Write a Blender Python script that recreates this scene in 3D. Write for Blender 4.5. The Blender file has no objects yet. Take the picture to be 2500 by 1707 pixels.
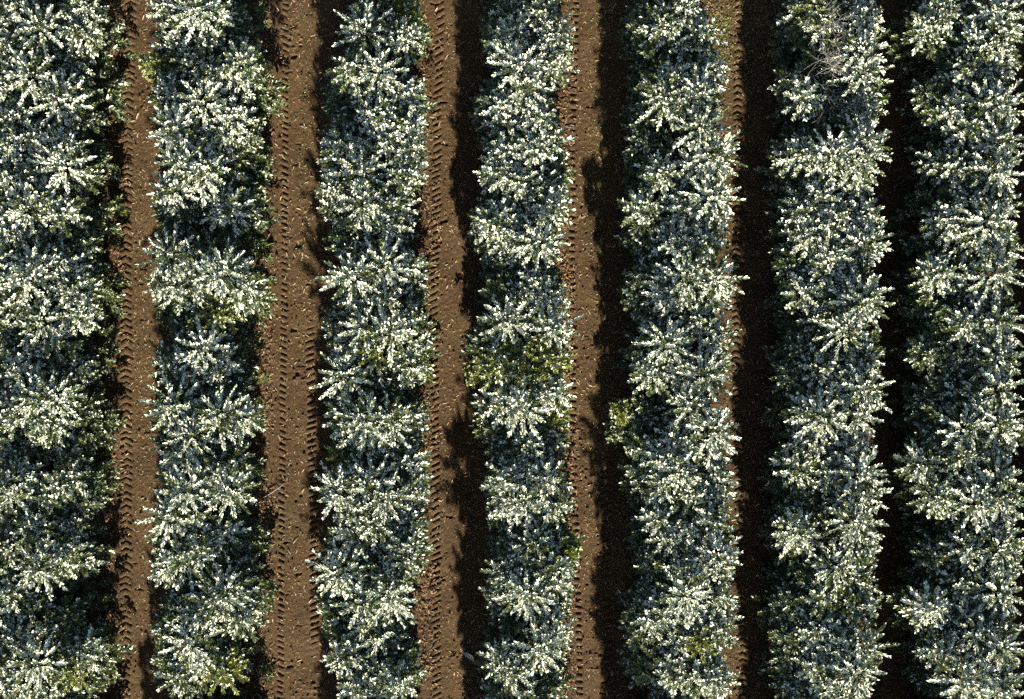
import bpy, math, random
import numpy as np
from mathutils import Vector

S = bpy.context.scene
rng = np.random.default_rng(11)
random.seed(11)
R = math.radians

# ------------------------------------------------------------------ camera, sky, sun, exposure
CAM_H = 32.0                 # metres above the lane
PPM = 92.0                   # photograph pixels per metre of lane
cam_d = bpy.data.cameras.new("camera"); cam = bpy.data.objects.new("camera", cam_d)
S.collection.objects.link(cam); S.camera = cam
cam.location = (0, 0, CAM_H); cam.rotation_euler = (0, 0, 0)
cam_d.sensor_width = 36.0; cam_d.lens = 36.0 * CAM_H / (2500 / PPM)
cam_d.clip_end = 1000

SUN_EL, SUN_AZ = R(21), R(5.5)        # azimuth: from the bottom of the picture towards the right
sun_vec = Vector((math.sin(SUN_AZ) * math.cos(SUN_EL), -math.cos(SUN_AZ) * math.cos(SUN_EL), math.sin(SUN_EL)))
W = bpy.data.worlds.new("World"); S.world = W; W.use_nodes = True
nt = W.node_tree
sky = nt.nodes.new("ShaderNodeTexSky"); sky.sky_type = 'NISHITA'; sky.sun_disc = False
sky.ozone_density = .25; sky.sun_elevation = SUN_EL; sky.sun_rotation = math.atan2(sun_vec.x, sun_vec.y)
bgn = nt.nodes["Background"]; bgn.inputs["Strength"].default_value = 0.05
nt.links.new(sky.outputs[0], bgn.inputs["Color"])
ld = bpy.data.lights.new("sun", 'SUN'); ld.energy = 5.0; ld.angle = R(0.53); ld.color = (1.0, 0.91, 0.75)
lo = bpy.data.objects.new("sun", ld); S.collection.objects.link(lo)
lo.rotation_euler = sun_vec.to_track_quat('Z', 'Y').to_euler()
S.view_settings.view_transform = 'Standard'; S.view_settings.look = 'None'
S.view_settings.exposure = 2.6; S.view_settings.gamma = 1.0
S.cycles.max_bounces = 6; S.cycles.diffuse_bounces = 2; S.cycles.glossy_bounces = 2
S.cycles.transmission_bounces = 3; S.cycles.use_denoising = False

# ------------------------------------------------------------------ helpers
def ground_xy(px, py):
    return (px - 1250.0) / PPM, (853.5 - py) / PPM

def at_height(px, py, h):
    x, y = ground_xy(px, py); k = (CAM_H - h) / CAM_H
    return x * k, y * k

def unit(a):
    return a / np.maximum(np.linalg.norm(a, axis=-1, keepdims=True), 1e-9)

def np_mesh(name, verts, tris=None, quads=None, attr=None, smooth=False):
    me = bpy.data.meshes.new(name)
    verts = np.asarray(verts, np.float32).reshape(-1, 3)
    parts, starts, n = [], [], 0
    for f, k in ((tris, 3), (quads, 4)):
        if f is not None and len(f):
            f = np.asarray(f, np.int32).reshape(-1, k)
            parts.append(f.ravel()); starts.append(n + np.arange(len(f)) * k); n += f.size
    loops = np.concatenate(parts).astype(np.int32); starts = np.concatenate(starts).astype(np.int32)
    me.vertices.add(len(verts)); me.vertices.foreach_set("co", verts.ravel())
    me.loops.add(len(loops)); me.loops.foreach_set("vertex_index", loops)
    me.polygons.add(len(starts)); me.polygons.foreach_set("loop_start", starts)
    me.update(calc_edges=True)
    me.polygons.foreach_set("use_smooth", np.full(len(starts), smooth))
    if attr is not None:
        a = me.attributes.new("tint", 'FLOAT_COLOR', 'POINT')
        a.data.foreach_set("color", np.asarray(attr, np.float32).ravel())
    return me

def link(name, me, mat, parent=None):
    o = bpy.data.objects.new(name, me); S.collection.objects.link(o)
    if mat is not None and not me.materials: me.materials.append(mat)
    if parent is not None: o.parent = parent
    return o

def tag(o, label=None, cat=None, group=None, kind=None):
    if label: o["label"] = label
    if cat: o["category"] = cat
    if group: o["group"] = group
    if kind: o["kind"] = kind
    return o

def vnoise(nx, ny, cell, seed):
    """smooth value noise on an nx*ny grid, cell in samples, range 0..1"""
    r = np.random.default_rng(seed)
    gx, gy = int(nx / cell) + 3, int(ny / cell) + 3
    g = r.random((gy, gx))
    u = np.arange(nx) / cell; v = np.arange(ny) / cell
    i = u.astype(int); fu = u - i; fu = fu * fu * (3 - 2 * fu)
    j = v.astype(int); fv = v - j; fv = fv * fv * (3 - 2 * fv)
    a = g[j][:, i] * (1 - fu) + g[j][:, i + 1] * fu
    b = g[j + 1][:, i] * (1 - fu) + g[j + 1][:, i + 1] * fu
    return a * (1 - fv)[:, None] + b * fv[:, None]

def tube(path, radii, sides=6):
    path = np.asarray(path, float); n = len(path)
    t = unit(np.gradient(path, axis=0))
    ref = np.array([1.0, 0.13, 0.07]) if abs(t[0][0]) < .8 else np.array([0.05, 1.0, 0.1])
    u = unit(np.cross(t, ref)); v = np.cross(t, u)
    ang = np.arange(sides) / sides * 2 * math.pi
    ring = path[:, None] + np.asarray(radii)[:, None, None] * (np.cos(ang)[None, :, None] * u[:, None] + np.sin(ang)[None, :, None] * v[:, None])
    q = []
    for k in range(n - 1):
        for s in range(sides):
            s2 = (s + 1) % sides
            q.append((k * sides + s, k * sides + s2, (k + 1) * sides + s2, (k + 1) * sides + s))
    verts = np.concatenate([ring.reshape(-1, 3), path[:1], path[-1:]])
    tr = []
    for s in range(sides):
        s2 = (s + 1) % sides
        tr.append((n * sides, s2, s)); tr.append((n * sides + 1, (n - 1) * sides + s, (n - 1) * sides + s2))
    return verts, np.array(tr), np.array(q)

class Pile:
    def __init__(s): s.v, s.t, s.q, s.n = [], [], [], 0
    def add(s, v, t, q):
        s.v.append(v); s.n0 = s.n
        if t is not None and len(t): s.t.append(np.asarray(t) + s.n)
        if q is not None and len(q): s.q.append(np.asarray(q) + s.n)
        s.n += len(v)
    def mesh(s, name, smooth=True):
        return np_mesh(name, np.concatenate(s.v), np.concatenate(s.t) if s.t else None, np.concatenate(s.q) if s.q else None, smooth=smooth)

LT = np.array([[0, 2, 1], [0, 3, 2], [4, 5, 7], [5, 6, 7]])
LQ = np.array([[1, 2, 5, 4], [2, 3, 6, 5]])
def leaf_arrays(P, D, N, L, Wd, droop, tint, fold=0.22):
    """N folded oblong leaves: base P, direction D, face normal N"""
    n = len(P); D = unit(D); N = unit(N - D * np.sum(N * D, -1, keepdims=True)); B = np.cross(D, N)
    L = L[:, None]; Wd = Wd[:, None]; dr = droop[:, None]
    def pt(a, b, up): return P + D * (L * a) + B * (Wd * b) + N * (up * Wd) - N * (dr * L * a * a)
    V = np.stack([pt(0, 0, 0), pt(.34, -.46, fold), pt(.34, 0, 0), pt(.34, .46, fold),
                  pt(.72, -.5, fold), pt(.72, 0, 0), pt(.72, .5, fold), pt(1, 0, .05)], 1)
    off = (np.arange(n) * 8)[:, None, None]
    return V.reshape(-1, 3), (LT[None] + off).reshape(-1, 3), (LQ[None] + off).reshape(-1, 4), np.repeat(tint, 8, 0)

def mat(name):
    m = bpy.data.materials.new(name); m.use_nodes = True
    t = m.node_tree; return m, t, t.nodes["Principled BSDF"]

def ramp(t, src, stops):
    r = t.nodes.new("ShaderNodeValToRGB"); e = r.color_ramp.elements
    e[0].position, e[0].color = stops[0][0], (*stops[0][1], 1)
    e[1].position, e[1].color = stops[-1][0], (*stops[-1][1], 1)
    for p, c in stops[1:-1]:
        x = e.new(p); x.color = (*c, 1)
    t.links.new(src, r.inputs[0]); return r.outputs[0]

def noise(t, scale, detail=4, rough=.6, dist=0):
    n = t.nodes.new("ShaderNodeTexNoise"); n.inputs["Scale"].default_value = scale
    n.inputs["Detail"].default_value = detail; n.inputs["Roughness"].default_value = rough
    n.inputs["Distortion"].default_value = dist
    tc = t.nodes.new("ShaderNodeNewGeometry"); t.links.new(tc.outputs["Position"], n.inputs["Vector"])
    return n.outputs["Fac"]

def mix(t, fac, a, b, mode='MIX'):
    m = t.nodes.new("ShaderNodeMix"); m.data_type = 'RGBA'; m.blend_type = mode
    for val, i in ((fac, 0), (a, 6), (b, 7)):
        if isinstance(val, (int, float)): m.inputs[i].default_value = val
        elif isinstance(val, tuple): m.inputs[i].default_value = (*val, 1)
        else: t.links.new(val, m.inputs[i])
    return m.outputs[2]

# ------------------------------------------------------------------ materials
soil, t, b = mat("soil")
c1 = ramp(t, noise(t, 1.1, 5, .62), [(.3, (.029, .0168, .0074)), (.5, (.041, .0244, .0108)), (.7, (.054, .0335, .0155))])
c2 = ramp(t, noise(t, 38, 4, .7), [(.36, (.35, .34, .33)), (.5, (.95, .95, .95)), (.64, (1.7, 1.65, 1.55))])
c3 = mix(t, 1.0, c1, c2, 'MULTIPLY')
c4 = ramp(t, noise(t, 90, 2, .6), [(.60, (0, 0, 0)), (.70, (.10, .075, .045))])
c5 = mix(t, 1.0, c3, c4, 'ADD')
moss = ramp(t, noise(t, .55, 6, .65, .4), [(.56, (0, 0, 0)), (.72, (.5, .5, .5))])
c6 = mix(t, moss, c5, mix(t, 1.0, (.044, .036, .015), c2, 'MULTIPLY'))
t.links.new(c6, b.inputs["Base Color"]); b.inputs["Roughness"].default_value = .95
b.inputs["Specular IOR Level"].default_value = .15
bu = t.nodes.new("ShaderNodeBump"); bu.inputs["Strength"].default_value = .9; bu.inputs["Distance"].default_value = .03
t.links.new(noise(t, 55, 4, .75), bu.inputs["Height"]); t.links.new(bu.outputs[0], b.inputs["Normal"])

def leaf_material(name, glint_col, green_a, green_b, yellow, rough):
    m, t, b = mat(name)
    at = t.nodes.new("ShaderNodeAttribute"); at.attribute_name = "tint"
    sp = t.nodes.new("ShaderNodeSeparateColor"); t.links.new(at.outputs["Color"], sp.inputs[0])
    green = mix(t, sp.outputs[2], green_a, green_b)
    col = mix(t, sp.outputs[1], green, yellow)
    # white sun glint painted into the upper face colour only, mottled
    sc = ramp(t, noise(t, 26, 3, .6), [(.32, (.35, .35, .35)), (.5, (1, 1, 1))])
    fr = t.nodes.new("ShaderNodeMath"); fr.operation = 'MULTIPLY'
    t.links.new(sp.outputs[0], fr.inputs[0]); t.links.new(sc, fr.inputs[1])
    ge = t.nodes.new("ShaderNodeNewGeometry")
    up = t.nodes.new("ShaderNodeMath"); up.operation = 'SUBTRACT'; up.inputs[0].default_value = 1
    t.links.new(ge.outputs["Backfacing"], up.inputs[1])
    f2 = t.nodes.new("ShaderNodeMath"); f2.operation = 'MULTIPLY'
    t.links.new(fr.outputs[0], f2.inputs[0]); t.links.new(up.outputs[0], f2.inputs[1])
    full = mix(t, f2.outputs[0], col, glint_col)
    t.links.new(full, b.inputs["Base Color"])
    b.inputs["Roughness"].default_value = rough; b.inputs["Specular IOR Level"].default_value = .45
    tr = t.nodes.new("ShaderNodeBsdfTranslucent"); t.links.new(mix(t, .5, col, yellow), tr.inputs[0])
    ms = t.nodes.new("ShaderNodeMixShader"); ms.inputs[0].default_value = .2
    out = t.nodes["Material Output"]
    t.links.new(b.outputs[0], ms.inputs[1]); t.links.new(tr.outputs[0], ms.inputs[2]); t.links.new(ms.outputs[0], out.inputs[0])
    return m
leafM = leaf_material("waxy_leaf", (.84, .87, .72), (.006, .023, .013), (.042, .064, .009), (.11, .125, .010), .42)

def plain(name, a, b_, scale, rough=.85):
    m, t, b = mat(name)
    t.links.new(ramp(t, noise(t, scale, 4, .65), [(.3, a), (.7, b_)]), b.inputs["Base Color"])
    b.inputs["Roughness"].default_value = rough; return m
barkM = plain("bark", (.06, .042, .03), (.17, .13, .095), 24)
twigM = plain("dry_twig", (.09, .08, .07), (.22, .20, .18), 14)
strawM = plain("straw", (.16, .11, .06), (.32, .24, .14), 3)
litterM = plain("dry_leaf", (.03, .015, .008), (.17, .095, .04), 5)
weedM = plain("weed_leaf", (.045, .055, .012), (.11, .125, .03), 4, .6)
grassM = plain("grass_blade", (.035, .06, .012), (.10, .14, .03), 5, .5)
paleM = plain("pale_husk", (.3, .27, .23), (.45, .41, .36), 12, .6)

# ------------------------------------------------------------------ ground: one sheet, real wheel ruts and lug prints
gx0, gx1, gy0, gy1, st = -17.0, 17.0, -12.0, 12.0, 0.025
nx, ny = int((gx1 - gx0) / st) + 1, int((gy1 - gy0) / st) + 1
X = np.linspace(gx0, gx1, nx); Y = np.linspace(gy0, gy1, ny)
GX, GY = np.meshgrid(X, Y)
Z = np.zeros((ny, nx))
for cell, amp, sd in ((120, .05, 1), (36, .022, 2), (14, .009, 3), (6, .007, 4), (2.2, .012, 5)):
    Z += (vnoise(nx, ny, cell, sd) - .5) * amp
clod = vnoise(nx, ny, 3.2, 7) * vnoise(nx, ny, 30, 8)
Z += np.clip(clod - .55, 0, 1) * .14
Z -= np.clip(vnoise(nx, ny, 5.5, 9) - .90, 0, 1) * .55           # pits and hoof-like dents
# each track: list of (pixel x, pixel y), width in metres, lug pitch, slant, chevron, depth
TRACKS = [
    ([(318, -200), (318, 0), (306, 600), (310, 1100), (303, 1707), (300, 2000)], .34, .185, .55, True, .034),
    ([(698, -200), (697, 0), (695, 600), (690, 1000), (685, 1500), (680, 2000)], .19, .172, .45, False, .044),
    ([(757, 760), (757, 900), (765, 1200), (768, 1600)], .26, .175, -.35, False, .050),
    ([(1077, -200), (1075, 0), (1066, 400), (1060, 800), (1065, 1400), (1068, 2000)], .25, .178, -.5, False, .044),
    ([(1409, -200), (1407, 0), (1398, 300), (1396, 700), (1400, 1100), (1412, 1500), (1424, 2000)], .18, .186, .12, False, .05),
    ([(1476, 1100), (1478, 1200), (1480, 1450), (1492, 1650), (1500, 2000)], .24, .186, -.3, False, .045),
    ([(1808, -200), (1806, 0), (1800, 400), (1796, 800), (1806, 1300), (1816, 1707), (1820, 2000)], .26, .18, .5, True, .04),
    ([(2138, -200), (2136, 600), (2138, 1200), (2142, 1707), (2142, 2000)], .26, .18, .4, True, .04),
]
for k, (pts, w, pitch, slant, chev, dep) in enumerate(TRACKS):
    P = np.array([ground_xy(*p) for p in pts])[::-1]
    xc = np.interp(Y, P[:, 1], P[:, 0]) + (np.interp(Y, np.linspace(-12, 12, 60), rng.normal(0, .012, 60)))
    dx = GX - xc[:, None]
    wobble = np.interp(Y, np.linspace(-12, 12, 140), np.cumsum(rng.normal(0, .018, 140)))[:, None]
    ph = ((GY + wobble + slant * (np.abs(dx) if chev else dx)) / pitch) % 1.0
    lug = np.where(ph < .36, -np.sin(ph / .36 * math.pi) * .85, np.sin((ph - .36) / .64 * math.pi) * .35)
    edge = np.clip((w / 2 - np.abs(dx)) / .03, 0, 1)
    fade = .65 + .35 * np.interp(Y, np.linspace(-12, 12, 50), rng.random(50))[:, None]
    patch = .75 + .5 * vnoise(nx, ny, 5, 40 + k)
    run = np.clip((Y - P[0, 1]) / .8, 0, 1) * np.clip((P[-1, 1] - Y) / .8, 0, 1)
    edge = edge * run[:, None]
    base = np.clip(1 - (np.abs(dx) / (w * .9)) ** 2, 0, 1) * -.018
    Z = Z * (1 - .45 * edge) + lug * dep * edge * fade * patch + base
ROWX = [(105, 1), (500, 1), (915, 1), (1278, 1), (1655, 1), (2025, 1), (2370, 1)]
ROWW = [ground_xy(250 + (p - 1250) * .945 + 1000, 0)[0] for p, _ in ROWX]       # trunk line of each row in metres
for xr in ROWW:
    Z += .07 * np.exp(-((GX - xr) / .9) ** 2)
bx = np.clip(np.minimum(GX - gx0, gx1 - GX) / .8, 0, 1); by = np.clip(np.minimum(GY - gy0, gy1 - GY) / .8, 0, 1)
Z *= bx * by
def ground_z(x, y):
    i = np.clip(((np.asarray(x) - gx0) / st).astype(int), 0, nx - 1); j = np.clip(((np.asarray(y) - gy0) / st).astype(int), 0, ny - 1)
    return Z[j, i]
gv = np.stack([GX, GY, Z], -1).reshape(-1, 3)
ii = (np.arange(ny - 1)[:, None] * nx + np.arange(nx - 1)[None]).ravel()
gq = np.stack([ii, ii + 1, ii + nx + 1, ii + nx], 1)
BIG = 260.0; n0 = len(gv)
gv = np.concatenate([gv, [(-BIG, -BIG, 0), (BIG, -BIG, 0), (BIG, BIG, 0), (-BIG, BIG, 0)]])
c00, c10, c11, c01 = 0, nx - 1, ny * nx - 1, (ny - 1) * nx
gq = np.concatenate([gq, [(n0, n0 + 1, c10, c00), (n0 + 1, n0 + 2, c11, c10), (n0 + 2, n0 + 3, c01, c11), (n0 + 3, n0, c00, c01)]])
g = link("ground", np_mesh("ground", gv, None, gq, smooth=False), soil); tag(g, kind="structure")

# ------------------------------------------------------------------ orchard trees
# leader shoots read off the photograph row by row: x, y, level (3 tall star, 2 crown, 1 lower, 0 low skirt), y = yellow green
ROWS = [
 "-30,40,2 -35,190,1 -30,330,2 -35,480,2 -30,640,2 -25,780,2 -30,930,1 -35,1080,2 -30,1250,2 -25,1390,2 -30,1530,1 -30,1650,2 100,68,3 36,20,2 200,22,2 215,72,1 72,180,3 18,212,2 144,248,3 36,287,2 223,215,0 154,406,3 90,406,2 68,507,3 144,467,1 83,341,2 200,287,1 236,359,0y 155,520,2 180,140,1 210,430,1 20,440,2 20,120,2 30,360,2 20,560,2 120,590,1"
 " 79,649,3 68,688,3 158,649,2 205,599,1 187,706,1 36,739,2 100,785,3 190,771,2 108,829,2 195,850,0 40,907,2 86,972,3 129,965,3 176,922,1 29,1015,2 115,1033,2 195,1001,1 232,1055,0y 72,1084,1 136,1091,1 15,830,1 40,1120,1"
 " 54,1180,2 22,1209,3 200,1180,1 118,1220,2 205,1225,1 79,1291,2 172,1281,1 22,1335,2 100,1388,3 158,1360,2 200,1367,1 22,1450,2 90,1471,1 180,1460,0 154,1514,1 36,1568,2 83,1622,3 222,1579,1 172,1640,2y 32,1676,2 195,1686,1 60,1530,1 130,1690,2",
 "481,22,3 402,22,2 431,57,2 560,47,0 424,111,2 366,158,2y 470,151,2 560,115,1 625,151,2 582,190,2 510,180,1 424,230,2 492,248,3 424,316,3 567,287,2 531,330,2 589,323,1 442,399,3 488,424,3 564,391,1 413,463,2 510,463,1 553,513,2 413,520,0 600,456,0"
 " 478,653,3 546,663,3 390,624,3 427,699,2 492,706,2 592,706,2 517,599,1 449,606,1 387,764,0 539,768,2y 463,800,1 496,854,3 415,886,2 445,911,2 531,893,2 564,943,1 600,922,0 416,990,3 535,1015,3 592,1019,2 463,1069,3 503,1033,2y 438,1120,2 564,1120,1 392,1080,1"
 " 445,1148,2 456,1202,3 560,1205,3 402,1263,3 467,1259,2 542,1306,2 449,1370,3 402,1392,2 590,1388,1 546,1439,3 434,1442,0 531,1464,3 592,1514,2 610,1471,2 503,1500,2 410,1539,1 467,1568,3 438,1654,2 546,1640,2y 388,1650,0 485,1611,2",
 "887,72,3 988,29,1y 923,22,1 988,93,2 923,169,3 858,172,2 909,230,2y 991,230,2 823,194,0 923,284,2 988,309,2 851,316,1 800,341,1 880,373,2 830,366,2 1006,363,2 873,417,3 988,431,2 820,460,2 887,499,3 966,499,2 823,499,1 930,539,1 859,549,1"
 " 848,602,1 923,602,2 855,674,3 938,653,3 1006,660,2 945,728,2 873,746,2 819,785,1 891,800,3 956,807,3 1002,785,2 920,861,3y 999,847,2 1006,893,2 837,922,3 920,929,1 916,969,0 837,1005,2 891,1026,3 952,1030,3 909,1062,2 1020,1019,1 844,1105,1y 923,1123,1 995,1130,2"
 " 823,1202,3 905,1180,3 941,1220,3 1010,1202,2 873,1248,2 916,1281,2 995,1281,2 833,1327,1 895,1317,1 991,1338,2 818,1403,3 884,1471,3 952,1460,3 948,1410,2 912,1388,0 895,1518,2 810,1478,0 873,1557,1 945,1550,1 844,1607,2 923,1654,2 873,1683,2 973,1668,2",
 "1254,22,1 1318,32,2 1211,36,0 1239,119,2 1365,104,2 1268,162,3 1229,108,1 1368,150,2 1290,215,3 1195,251,0 1236,259,2 1315,287,2 1240,302,2 1229,373,2 1340,345,2 1308,406,1 1362,420,1 1218,427,2 1319,456,2 1265,449,2 1236,539,2 1308,531,2 1350,503,2 1190,521,1"
 " 1319,592,3 1257,581,2 1207,606,1 1308,689,2 1229,707,1y 1229,660,0 1326,735,3 1272,739,2 1240,786,3 1368,804,3 1229,800,2 1293,857,2y 1240,850,2y 1345,880,2y 1195,868,1y 1262,905,2y 1218,900,2y 1319,915,2y 1159,915,1y 1362,958,2 1275,997,3 1232,983,2 1200,994,1 1350,1019,1y 1290,1091,2 1236,1087,1 1344,1091,1"
 " 1283,1227,3 1229,1256,1 1336,1173,2 1236,1173,2 1350,1238,2 1261,1331,1 1319,1309,1 1315,1360,2y 1393,1342,1y 1236,1406,2 1344,1388,2 1290,1453,3 1358,1424,2 1221,1460,1 1236,1514,0 1318,1586,3 1362,1550,2 1229,1615,2 1272,1669,1 1354,1676,1 1222,1697,1",
 "1667,22,2 1581,22,0 1627,57,2 1670,111,2 1715,83,2 1577,126,0 1577,180,0 1645,162,1 1620,244,3 1703,230,3 1732,172,2 1550,215,0 1710,309,3 1577,298,1 1620,341,0 1758,377,3 1610,410,1 1710,402,2 1674,445,1 1562,395,0 1740,478,3 1667,510,2 1565,478,0 1577,539,1 1734,532,2"
 " 1574,584,1 1642,588,2 1721,592,2 1574,681,1 1678,678,3 1765,674,3 1565,721,1 1660,721,2 1735,724,2 1624,771,1 1631,839,3 1703,785,2 1762,818,2 1577,865,1 1595,915,2 1667,893,2 1718,918,3 1577,951,0 1516,1001,1y 1688,990,3 1748,1055,3 1570,1041,0 1642,1048,1 1575,1091,1 1660,1080,2 1735,1102,2 1617,1123,2"
 " 1656,1151,3 1752,1159,2 1580,1159,1 1678,1209,2 1752,1205,2 1613,1263,2 1570,1216,0 1681,1270,1 1739,1270,2 1572,1317,0 1645,1313,2 1764,1360,3 1703,1338,2 1613,1370,1 1758,1396,2 1613,1403,1 1678,1403,2 1674,1453,3 1600,1449,1 1750,1460,2 1599,1518,2 1678,1514,2 1757,1507,2 1560,1546,1 1710,1568,2y 1631,1582,1 1752,1550,2 1624,1658,1 1565,1640,0 1703,1650,2 1755,1668,2",
 "2001,22,2y 2102,22,2 1951,22,1 2030,47,1 2140,40,2 1987,97,1 1930,133,0 2135,126,3 2102,147,1 1936,201,1 2140,180,3 2016,223,1 2098,201,1 1972,273,0 2051,251,1 2130,273,2 2115,345,3 2037,381,3 2080,391,3 1930,391,1 2130,377,3 2095,438,2 1951,467,1 2001,481,2 1951,550,1 2051,532,2 2108,521,2"
 " 2115,599,3 2033,624,2 1935,642,1 1980,592,1 2016,656,2 2102,721,3 1962,717,2 2051,714,2 1945,771,0 2008,778,2 2066,807,3 2112,742,3 2126,882,2 1962,857,1 2012,900,2 2105,843,0 1930,922,1 2110,951,3 2044,965,2 1920,983,0 2008,1019,3 2090,1019,3 1920,1037,0 1983,1087,2 2080,1084,2 1936,1120,1 2080,1127,2"
 " 2023,1159,2 1950,1148,2 2100,1159,3 2134,1202,3 1960,1223,1 2051,1202,1 1920,1256,0 2088,1273,3 2001,1245,1 2005,1302,1 1930,1295,0 2105,1309,2 2008,1345,1 1920,1352,0 2100,1352,2 2044,1388,3 1930,1414,0 1980,1403,1 2100,1417,2 2005,1460,2 2073,1460,2y 1910,1475,1 1935,1500,1 2105,1482,2 2037,1550,2 1980,1532,1 2110,1579,3 2016,1604,1 1925,1554,1 2094,1640,3 1951,1665,1 2023,1647,2 2070,1690,3 1925,1633,0",
 "2450,29,3 2331,43,1y 2260,22,0 2389,86,2 2458,72,3 2403,115,3 2265,83,0 2313,93,1 2455,154,2 2275,136,0 2360,172,2 2331,215,1 2270,230,1 2410,251,3 2455,258,3 2285,273,1 2360,341,1 2285,334,0 2428,309,2 2462,345,3 2374,409,2 2285,399,1 2440,420,3 2374,492,2 2265,478,0 2450,495,2 2320,546,2 2417,546,3"
 " 2300,617,1 2381,592,2 2450,606,3 2440,667,3 2306,678,1 2374,670,2 2240,728,0 2270,771,0 2356,764,1 2455,785,3 2410,800,2 2290,821,0 2455,879,3 2338,875,1 2410,879,2 2262,868,1 2450,951,3 2275,958,0 2374,972,2 2310,936,1 2360,1051,3 2445,1037,3 2250,1062,0 2308,1091,1 2430,1098,2 2360,1109,2"
 " 2331,1159,0y 2450,1180,3 2240,1187,0 2389,1230,3 2285,1227,1 2458,1227,3 2440,1295,3 2346,1259,1 2275,1281,0 2367,1338,2 2455,1338,3 2280,1360,1 2450,1388,2 2255,1395,0 2357,1431,2 2458,1449,3 2280,1446,0 2265,1492,1y 2310,1478,1 2392,1496,2 2450,1525,2 2389,1546,3 2280,1561,0 2450,1579,3 2331,1586,1 2360,1669,3 2440,1654,3 2265,1651,0 2440,1697,3",
]
ROW_PHRASE = ["leftmost row", "second row from left", "third row from left", "middle row", "third row from right", "second row from right", "rightmost row"]
ORD = ["topmost", "second from top", "third from top", "fourth from top", "fifth from top", "sixth from top", "seventh from top", "eighth from top", "ninth from top", "tenth from top", "eleventh from top", "twelfth from top"]
HEIGHT = {3: 3.05, 2: 2.70, 1: 2.2, 0: 1.4}
GOLD = 2.399963

def shoots_to_leaves(O, A, Ls, glint, yel, r, tight=None, per=11, whorl=3, size=.112):
    """O origin, A axis, Ls length of each leafy shoot -> leaf arrays"""
    n = len(O); A = unit(A)
    k = np.arange(per); w = np.arange(whorl)
    s = .30 + .70 * (k + .5) / per
    sag = -.10 * (s ** 2)
    ref = np.tile(np.array([[.31, .17, .93]]), (n, 1)); U = unit(np.cross(A, ref)); V = np.cross(A, U)
    phi = r.random(n)[:, None, None] * 6.28 + k[None, :, None] * (math.pi / whorl) + w[None, None, :] * (2 * math.pi / whorl) + r.normal(0, .22, (n, per, whorl))
    rad = np.cos(phi)[..., None] * U[:, None, None] + np.sin(phi)[..., None] * V[:, None, None]
    ang = np.interp(s, [.3, .8, 1.0], [R(48), R(38), R(14)])[None, :, None] * (1 if tight is None else tight[:, None, None]) + r.normal(0, .10, (n, per, whorl))
    D = np.cos(ang)[..., None] * A[:, None, None] + np.sin(ang)[..., None] * rad
    N = np.sin(ang)[..., None] * A[:, None, None] - np.cos(ang)[..., None] * rad
    N = N * .55 + np.array([0, 0, .75]) + r.normal(0, .26, N.shape)
    P = O[:, None, None] + A[:, None, None] * (Ls[:, None, None, None] * s[None, :, None, None])
    P = P + np.zeros_like(D); P[..., 2] += (sag[None, :, None] * Ls[:, None, None])
    m = n * per * whorl
    young = np.clip((s - .86) / .14, 0, 1)
    L = (size - .024 * young)[None, :, None] * r.uniform(.75, 1.25, (n, per, whorl))
    fr = np.where(r.random((n, per, whorl)) < glint[:, None, None], r.uniform(.7, 1, (n, per, whorl)), r.uniform(0, .08, (n, per, whorl)))  # this share of leaves carries the sun glint as white colour
    ye = np.clip(yel[:, None, None] + r.normal(0, .12, (n, per, whorl)) + .25 * young[None, :, None], 0, 1)
    ti = np.stack([fr, ye, r.random((n, per, whorl)), np.ones((n, per, whorl))], -1).reshape(m, 4)
    L = L.reshape(m)
    return P.reshape(m, 3), D.reshape(m, 3), N.reshape(m, 3), L, L * r.uniform(.31, .42, m), r.uniform(.05, .32, m), ti

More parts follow.
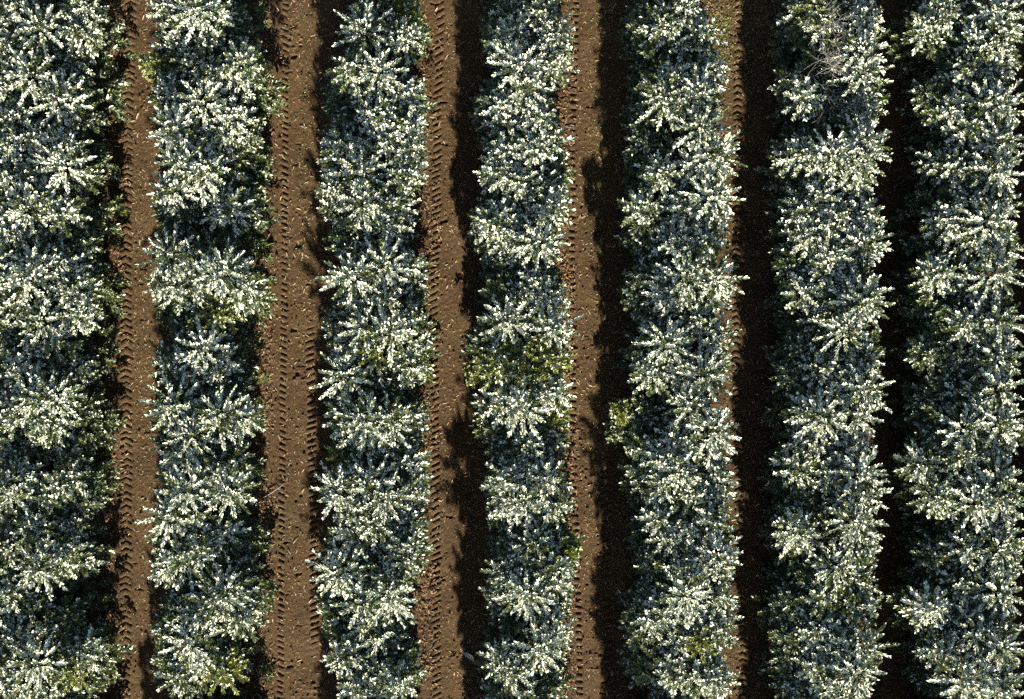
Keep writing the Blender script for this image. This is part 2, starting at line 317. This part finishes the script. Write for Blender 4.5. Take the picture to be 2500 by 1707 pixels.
def build_tree(leaders, name, label, group, lo, hi, seed):
    r = np.random.default_rng(seed)
    tops, px_of = [], []
    xs, ys = [l_[0] for l_ in leaders], [l_[1] for l_ in leaders]
    leaders = list(leaders) + [(r.uniform(max(min(xs), lo + 30), min(max(xs), hi - 30)), r.uniform(min(ys), max(ys)), int(r.choice([0, 1, 1, 2])), False) for _ in range(6)]
    for (px, py, lv, ye) in leaders:
        if lo < px < hi: px = min(max(px, lo + 40), hi - 42)
        h = HEIGHT[lv] + r.normal(0, .10); x, y = at_height(px, py, h); tops.append((x, y, h, lv, ye)); px_of.append(px)
    T = np.array([(a[0], a[1], a[2]) for a in tops])
    bxp = float(T[:, 0].mean()); byp = float(T[:, 1].mean()); bz = float(ground_z(bxp, byp)) - .03
    root = bpy.data.objects.new(name, None); S.collection.objects.link(root)
    root.location = (bxp, byp, bz); root.empty_display_size = .3
    tag(root, label, "tree", group)
    base = np.array([bxp, byp, bz])
    # trunk with a limb to every leader
    pile = Pile()
    fork = np.array([r.normal(0, .04), r.normal(0, .04), .55])
    pile.add(*tube([(0, 0, 0), (.01, .01, .28), fork, fork + (0, 0, .25)], [.075, .06, .055, .045], 7))
    O, A, Ls, F, Ye, Ti = [], [], [], [], [], []
    for i, (x, y, h, lv, ye) in enumerate(tops):
        tip = np.array([x, y, h]) - base
        mid = fork * .4 + tip * .6; mid[2] = fork[2] * .5 + tip[2] * .42; mid[:2] = tip[:2] * .72
        pile.add(*tube([fork - (0, 0, .05), fork * .55 + mid * .45 + (0, 0, .02), mid, mid * .35 + tip * .65, tip], [.036, .028, .02, .013, .006], 5))
        ax = unit((tip - mid)[None])[0]
        f0 = {3: .80, 2: .60, 1: .27, 0: .08}[lv] + r.normal(0, .07)  # share of leaves painted white as sunlit glints, lower on dim clumps
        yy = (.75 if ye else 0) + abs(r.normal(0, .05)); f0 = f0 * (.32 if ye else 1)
        reach = {3: 1.06, 2: .96, 1: .85, 0: .8}[lv] * (1 if lo < px_of[i] < hi else .62)
        # a whorled star: steep short tips, two tiers with painted glints, then a green tier underneath
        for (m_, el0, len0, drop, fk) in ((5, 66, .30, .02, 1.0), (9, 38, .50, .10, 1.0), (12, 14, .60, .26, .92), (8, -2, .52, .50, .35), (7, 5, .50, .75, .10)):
            a0 = r.random() * 6.28
            for j in range(m_):
                az = a0 + (j + r.uniform(-.22, .22)) * 2 * math.pi / m_; el = R(el0) + r.normal(0, .10)
                d = np.array([math.cos(az) * math.cos(el), math.sin(az) * math.cos(el), math.sin(el)])
                O.append(tip - ax * (drop * r.uniform(.7, 1.3))); A.append(d); Ls.append(len0 * reach * (1.14 if lv == 3 and el0 > 10 else 1) * r.uniform(.78, 1.18)); Ti.append(.66 if lv == 3 and el0 > 10 else .92)
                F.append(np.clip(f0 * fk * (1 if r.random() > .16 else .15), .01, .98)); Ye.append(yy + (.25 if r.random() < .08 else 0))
    # lower skirt and inner shoots that fill the crown down towards the ground
    C = T - base; hx = max(.7, (C[:, 0].max() - C[:, 0].min()) / 2 + .08); hy = max(.7, (C[:, 1].max() - C[:, 1].min()) / 2 + .2)
    n1 = len(O)
    for j in range(260):
        a = r.random() * 6.28; q = math.sqrt(r.random()); zz = r.uniform(.3, 2.35)
        k = 1.0 if zz < 1.5 else .85
        o = np.array([hx * q * k * math.cos(a) * (.95 if zz < 1.7 else .8), hy * q * k * math.sin(a) * .95, zz])
        d = np.array([math.cos(a), math.sin(a), r.uniform(-.15, .7)])
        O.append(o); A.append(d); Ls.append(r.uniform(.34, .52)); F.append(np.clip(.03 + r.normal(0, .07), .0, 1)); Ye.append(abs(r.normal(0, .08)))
    O, A, Ls, F, Ye = (np.array(z) for z in (O, A, Ls, F, Ye))
    one = shoots_to_leaves(O[:n1], A[:n1], Ls[:n1], F[:n1], Ye[:n1], r, np.array(Ti))
    two = shoots_to_leaves(O[n1:], A[n1:], Ls[n1:], F[n1:], Ye[n1:], r, per=7, size=.135)
    P, D, N, L, Wd, dr, ti = (np.concatenate(z) for z in zip(one, two))
    link("trunk", pile.mesh("trunk"), barkM, root)
    V, tr, q, tint = leaf_arrays(P, D, N, L, Wd, dr, ti)
    link("crown", np_mesh("crown", V, tr, q, tint), leafM, root)
    return root

def cluster(lst, k):
    ys = np.array([l[1] for l in lst], float)
    c = np.linspace(60, 1650, k)
    for _ in range(25):
        a = np.abs(ys[:, None] - c[None]).argmin(1)
        for i in range(k):
            if (a == i).any(): c[i] = .75 * ys[a == i].mean() + .25 * c[i]
    return [[lst[n] for n in range(len(lst)) if a[n] == i] for i in range(k) if (a == i).any()]

EXTENT = [(-90, 247), (370, 630), (782, 1038), (1160, 1392), (1520, 1792), (1886, 2152), (2212, 2486)]
trees = []
for ri, txt in enumerate(ROWS):
    pts = []
    for w in txt.split():
        a = w.split(","); pts.append((float(a[0]), float(a[1]), int(a[2][0]), a[2].endswith("y")))
    groups = sorted(cluster(pts, 11), key=lambda g_: np.mean([p[1] for p in g_]))
    row = []
    for ti_, g_ in enumerate(groups):
        lv = np.mean([p[2] for p in g_]); ny_ = sum(p[3] for p in g_)
        look = ("yellow green tinged orchard tree" if ny_ >= 2 else "brightly glint-painted orchard tree with starburst shoots" if lv > 2.15 else
                "glint-painted blue green orchard tree" if lv > 1.75 else "darker low blue green orchard tree")
        label = f"{look}, {ORD[ti_]} in the {ROW_PHRASE[ri]}"
        row.append(build_tree(g_, "orchard_tree", label, "orchard trees standing in rows", *EXTENT[ri], 100 * ri + ti_))
    trees.append(row)

def copy_tree(src, x, y, rz, label):
    o = src.copy(); S.collection.objects.link(o); o.location = (x, y, float(ground_z(x, y)) - .03); o.rotation_euler = (0, 0, rz)
    o["label"] = label
    for ch in src.children:
        c = ch.copy(); S.collection.objects.link(c); c.parent = o
    return o
EDGE = "glint-painted orchard tree carrying a row on just outside the picture"
for ri, row in enumerate(trees):
    for k in range(4):                                   # their shadows reach into the picture from below
        x = float(np.mean([t_.location.x for t_ in row])); y = -10.1 - 1.62 * k
        copy_tree(row[(3 * k + 2 + ri) % len(row)], x, y, 0 if k % 2 else math.pi, EDGE)
    copy_tree(row[(ri * 2 + 5) % len(row)], float(np.mean([t_.location.x for t_ in row])), 10.0, math.pi, EDGE)
xr = float(np.mean([t_.location.x for t_ in trees[6]])) + 3.45
for k in range(14): copy_tree(trees[k % 7][(k * 3 + 1) % 11], xr, -13.5 + 1.65 * k, 0, EDGE)

# ------------------------------------------------------------------ what lies on the soil
def lane_points(n, r):
    return np.stack([r.uniform(-14.6, 14.6, n), r.uniform(-10.4, 10.4, n)], 1)

def slivers(xy, L, Wd, r, name, m, lift=.012, tilt=.25):
    n = len(xy); a = r.random(n) * 6.28
    P = np.stack([xy[:, 0], xy[:, 1], ground_z(xy[:, 0], xy[:, 1]) + lift], 1)
    D = np.stack([np.cos(a), np.sin(a), r.normal(0, tilt * .5, n)], 1)
    N = np.stack([r.normal(0, tilt, n), r.normal(0, tilt, n), np.ones(n)], 1)
    V, t_, q, _ = leaf_arrays(P, D, N, L, Wd, r.uniform(-.1, .2, n), np.ones((n, 4)))
    return link(name, np_mesh(name, V, t_, q), m)

r = np.random.default_rng(5)
xy = lane_points(26000, r); L = r.gamma(3, .017, len(xy)) + .02
tag(slivers(xy, L, L * .16, r, "straw", strawM), "short pale straw and cut stalks strewn over the bare lanes", "straw", kind="stuff")
side = []
for k, xr_ in enumerate(ROWW):
    n = 6500
    sx = np.where(r.random(n) < .5, -1, 1)
    clump = r.uniform(-10.2, 10.2, n); dens = np.sin(clump * 1.3 + k * 2) + np.sin(clump * 3.1 + k) * .7
    ok = r.random(n) < np.clip(.55 + .4 * dens, .12, 1)
    side.append(np.stack([xr_ + sx * np.abs(r.normal(1.08, .19, n)), clump], 1)[ok])
side = np.concatenate(side)
tag(slivers(side, r.uniform(.05, .12, len(side)), r.uniform(.02, .04, len(side)), r, "leaf_litter", litterM, .02, .5),
    "dry brown fallen leaves lying along the feet of the rows", "leaf litter", kind="stuff")
# seedlings: small crossed leaves in patches along the lanes
xy = lane_points(30000, r); f = np.sin(xy[:, 0] * 2.1 + 1) + np.sin(xy[:, 1] * .9) + np.sin(xy[:, 0] * 7 + xy[:, 1] * 1.7)
keep = r.random(len(xy)) < np.clip(.12 + .16 * f, .02, .6); xy = xy[keep]
for (px, py, sx, sy, n) in ((1458, 300, 16, 330, 420), (1745, 95, 26, 70, 1500), (745, 420, 12, 300, 260), (345, 900, 12, 300, 240), (1470, 900, 22, 400, 300)):
    c = np.array(ground_xy(px, py)); xy = np.concatenate([xy, c + r.normal(0, 1, (n, 2)) * (sx / PPM, sy / PPM)])
L = r.uniform(.025, .06, len(xy))
tag(slivers(xy, L, L * .45, r, "weed_seedlings", weedM, .015, .5), "tiny green weed seedlings dotted over the lanes", "weeds", kind="stuff")

def grass_tuft(px, py, rad, n, label, seed):
    r = np.random.default_rng(seed); x, y = ground_xy(px, py)
    a = r.random(n) * 6.28; el = r.uniform(.25, 1.3, n)
    D = np.stack([np.cos(a) * np.cos(el), np.sin(a) * np.cos(el), np.sin(el)], 1)
    P = np.stack([r.normal(0, rad * .18, n), r.normal(0, rad * .18, n), np.zeros(n) - .01], 1)
    N = np.tile([[0, 0, 1.0]], (n, 1)) + r.normal(0, .2, (n, 3))
    L = r.uniform(.6, 1.15, n) * rad
    V, t_, q, _ = leaf_arrays(P, D, N, L, L * .055 + .006, r.uniform(.3, .9, n), np.ones((n, 4)))
    o = link("grass_tuft", np_mesh("grass_tuft", V, t_, q), grassM); o.location = (x, y, float(ground_z(x, y)))
    tag(o, label, "grass tuft", "grass tufts at the foot of the rows")
TUFT = [
 (637, 24, .26, 46, "green grass tuft right of the second row, touching the top edge of the picture"),
 (646, 62, .20, 34, "small green grass tuft just below the topmost tuft by the second row"),
 (648, 186, .26, 44, "loose grass tuft right of the second row, third one down"),
 (624, 345, .22, 22, "dim thin grass tuft half in the shade of the second row"),
 (643, 438, .28, 46, "spiky green grass tuft right of the second row, a quarter down the picture"),
 (636, 468, .20, 26, "low grass tuft just below the spiky one beside the second row"),
 (636, 606, .34, 60, "largest starry grass tuft on the lane edge by the second row"),
 (652, 636, .22, 36, "yellowish small grass tuft under the largest starry tuft"),
 (644, 738, .22, 34, "grass tuft right of the second row at mid height of the picture"),
 (636, 838, .18, 30, "small sparse grass tuft just below mid height by the second row"),
 (648, 926, .20, 34, "short grass tuft above the long fallen stick by the second row"),
 (634, 1162, .18, 26, "tiny grass tuft at the upper left of the long fallen stick"),
 (634, 1318, .34, 58, "broad bright grass tuft below the long fallen stick by the second row"),
 (648, 1340, .20, 30, "small grass tuft touching the broad bright tuft on its right"),
 (642, 1632, .20, 34, "grass tuft right of the second row near the bottom edge"),
 (660, 1652, .20, 34, "lowest grass tuft on the lane right of the second row"),
 (266, 355, .16, 24, "little green tuft at the right foot of the leftmost row"),
 (1003, 60, .18, 26, "small green tuft right of the third row near the top edge"),
]
for k, a in enumerate(TUFT): grass_tuft(*a, 900 + k)

def stick(pts, rad, name, label, m, fork=None, cat="stick"):
    P = np.array([(*ground_xy(a, b), 0) for a, b, _ in pts])
    n = len(pts); c = P[0].copy(); c[2] = float(ground_z(c[0], c[1]))
    P[:, 2] = [float(ground_z(p[0], p[1])) + z for p, (_, _, z) in zip(P, pts)]
    pile = Pile(); pile.add(*tube(P - c, np.linspace(rad, rad * .45, n), 6))
    if fork:
        Fk = np.array([(*ground_xy(a, b), 0) for a, b, _ in fork]); Fk[:, 2] = [float(ground_z(p[0], p[1])) + z for p, (_, _, z) in zip(Fk, fork)]
        pile.add(*tube(Fk - c, np.linspace(rad * .6, rad * .3, len(fork)), 5))
    o = link(name, pile.mesh(name), m); o.location = c; tag(o, label, cat, "sticks lying on the lanes")
stick([(619, 1228, .02), (645, 1214, .05), (664, 1203, .06), (684, 1189, .07), (699, 1177, .05)], .014, "fallen_stick",
      "long forked fallen stick lying across the left edge of the second lane", twigM, [(645, 1214, .05), (632, 1207, .03), (622, 1204, .02)])
stick([(716, 1326, .015), (722, 1319, .03), (730, 1311, .015)], .012, "fallen_stick", "short pale stick in the second lane below the long forked stick", twigM)
stick([(703, 1338, .015), (706, 1346, .03), (710, 1353, .015)], .012, "fallen_stick", "stubby pale stick just under the short one in the second lane", twigM)
stick([(732, 308, .02), (740, 310, .03), (748, 311, .015)], .010, "fallen_stick", "small stick touching the shadow edge in the upper second lane", twigM)
stick([(1022, 448, .02), (1034, 447, .05), (1044, 452, .02)], .010, "fallen_stick", "thin curved stick beside the upper third row", twigM)
stick([(995, 1578, .02), (1006, 1574, .04), (1016, 1576, .02)], .010, "fallen_stick", "thin stick at the right foot of the third row near the bottom", twigM)
stick([(1786, 884, .02), (1794, 891, .04), (1801, 898, .02)], .012, "fallen_stick", "pale stick crossing from sun into shade in the fifth lane", twigM)
stick([(682, 112, .01), (684, 122, .03), (687, 130, .01)], .010, "fallen_stick", "upright pale straw stalk in the upper second lane", twigM)
stick([(645, 1300, .02), (650, 1288, .05), (655, 1275, .02)], .010, "fallen_stick", "dry stalk standing out beside the broad bright grass tuft", twigM)

# the long pale husk in the shade at the bottom of the third lane
n = 9; u = np.linspace(0, 1, n); a0 = np.array(ground_xy(1131, 1592)); a1 = np.array(ground_xy(1160, 1619))
mid = a0 + (a1 - a0) * u[:, None]; dirv = (a1 - a0) / np.linalg.norm(a1 - a0); nor = np.array([-dirv[1], dirv[0]])
mid = mid + nor * (np.sin(u * 3.14) * .05)[:, None]
wv = .012 + .05 * np.sin(np.clip(u * 1.15, 0, 1) * 3.14) ** .7
zz = float(ground_z(*a0)) + .05 + .03 * np.sin(u * 6)
Vh = []
for i in range(n):
    for q_, up in ((-1, .03), (-.5, .008), (0, 0), (.5, .008), (1, .03)):
        p = mid[i] + nor * wv[i] * q_; Vh.append((p[0] - a0[0], p[1] - a0[1], zz[i] + up - zz[0]))
Vh = np.array(Vh); Q = [(i * 5 + j, i * 5 + j + 1, i * 5 + j + 6, i * 5 + j + 5) for i in range(n - 1) for j in range(4)]
husk = link("dry_husk", np_mesh("dry_husk", Vh, None, Q, smooth=True), paleM); husk.location = (a0[0], a0[1], zz[0])
sol = husk.modifiers.new("thickness", 'SOLIDIFY'); sol.thickness = .006
tag(husk, "long pale dry husk lying in the shade at the bottom of the third lane", "dry husk")

# ------------------------------------------------------------------ bare twigs on two of the trees
def nearest_tree(row, py, px):
    x, y = at_height(px, py, 2)
    return min(trees[row], key=lambda t_: abs(t_.location.y - y))
def twig_spray(root, px, py, h, n, spread, name, seed, length=(.35, .7)):
    r = np.random.default_rng(seed); x, y = at_height(px, py, h)
    c = np.array([x, y, h]) - np.array(root.location); pile = Pile()
    for k in range(n):
        a = r.random() * 6.28; o = c + r.normal(0, 1, 3) * (spread, spread, .12)
        d = np.array([math.cos(a), math.sin(a), r.uniform(-.15, .6)]); L = r.uniform(*length); p = [o]; bend = r.normal(0, .45)
        for s_ in range(5):
            ca, sa = math.cos(bend), math.sin(bend); d = np.array([d[0] * ca - d[1] * sa, d[0] * sa + d[1] * ca, d[2] - .1]); d = d / np.linalg.norm(d)
            p.append(p[-1] + d * L / 5)
        pile.add(*tube(p, np.linspace(.004, .0016, 6), 4))
    link(name, pile.mesh(name), twigM, root)
twig_spray(nearest_tree(5, 140, 2035), 2035, 146, 3.1, 48, .16, "bare_twigs", 1)
twig_spray(nearest_tree(5, 40, 2045), 2045, 45, 3.0, 44, .24, "bare_twigs", 2)
twig_spray(nearest_tree(5, 230, 2050), 2050, 235, 2.8, 40, .30, "bare_twigs", 3)

# loose soil clods
r = np.random.default_rng(77); n = 7000
xy = lane_points(n, r); rad = np.minimum(r.gamma(2.0, .0055, n) + .008, .045)
ico_v = []; ph_ = (1 + 5 ** .5) / 2
for a_, b_ in ((1, ph_), (-1, ph_), (1, -ph_), (-1, -ph_)): ico_v += [(0, a_, b_), (a_, b_, 0), (b_, 0, a_)]
ico_v = unit(np.array(ico_v, float))
d2 = ((ico_v[:, None] - ico_v[None]) ** 2).sum(-1); e_ = np.sort(d2, 1)[0, 1] * 1.05
ico_f = [(i, j, k) for i in range(12) for j in range(i + 1, 12) for k in range(j + 1, 12) if d2[i, j] < e_ and d2[j, k] < e_ and d2[i, k] < e_]
ico_f = np.array([(i, j, k) if np.dot(np.cross(ico_v[j] - ico_v[i], ico_v[k] - ico_v[i]), ico_v[i]) > 0 else (i, k, j) for i, j, k in ico_f])
V = ico_v[None] * rad[:, None, None] * r.uniform(.65, 1.25, (n, 12, 1)) * np.array([1, 1, .75])
V[..., 0] += xy[:, :1]; V[..., 1] += xy[:, 1:]; V[..., 2] += (ground_z(xy[:, 0], xy[:, 1]) + rad * .3)[:, None]
tag(link("soil_clods", np_mesh("soil_clods", V, (ico_f[None] + (np.arange(n) * 12)[:, None, None]).reshape(-1, 3)), soil),
    "loose crumbs and clods of brown soil on the lanes", "soil clods", kind="stuff")
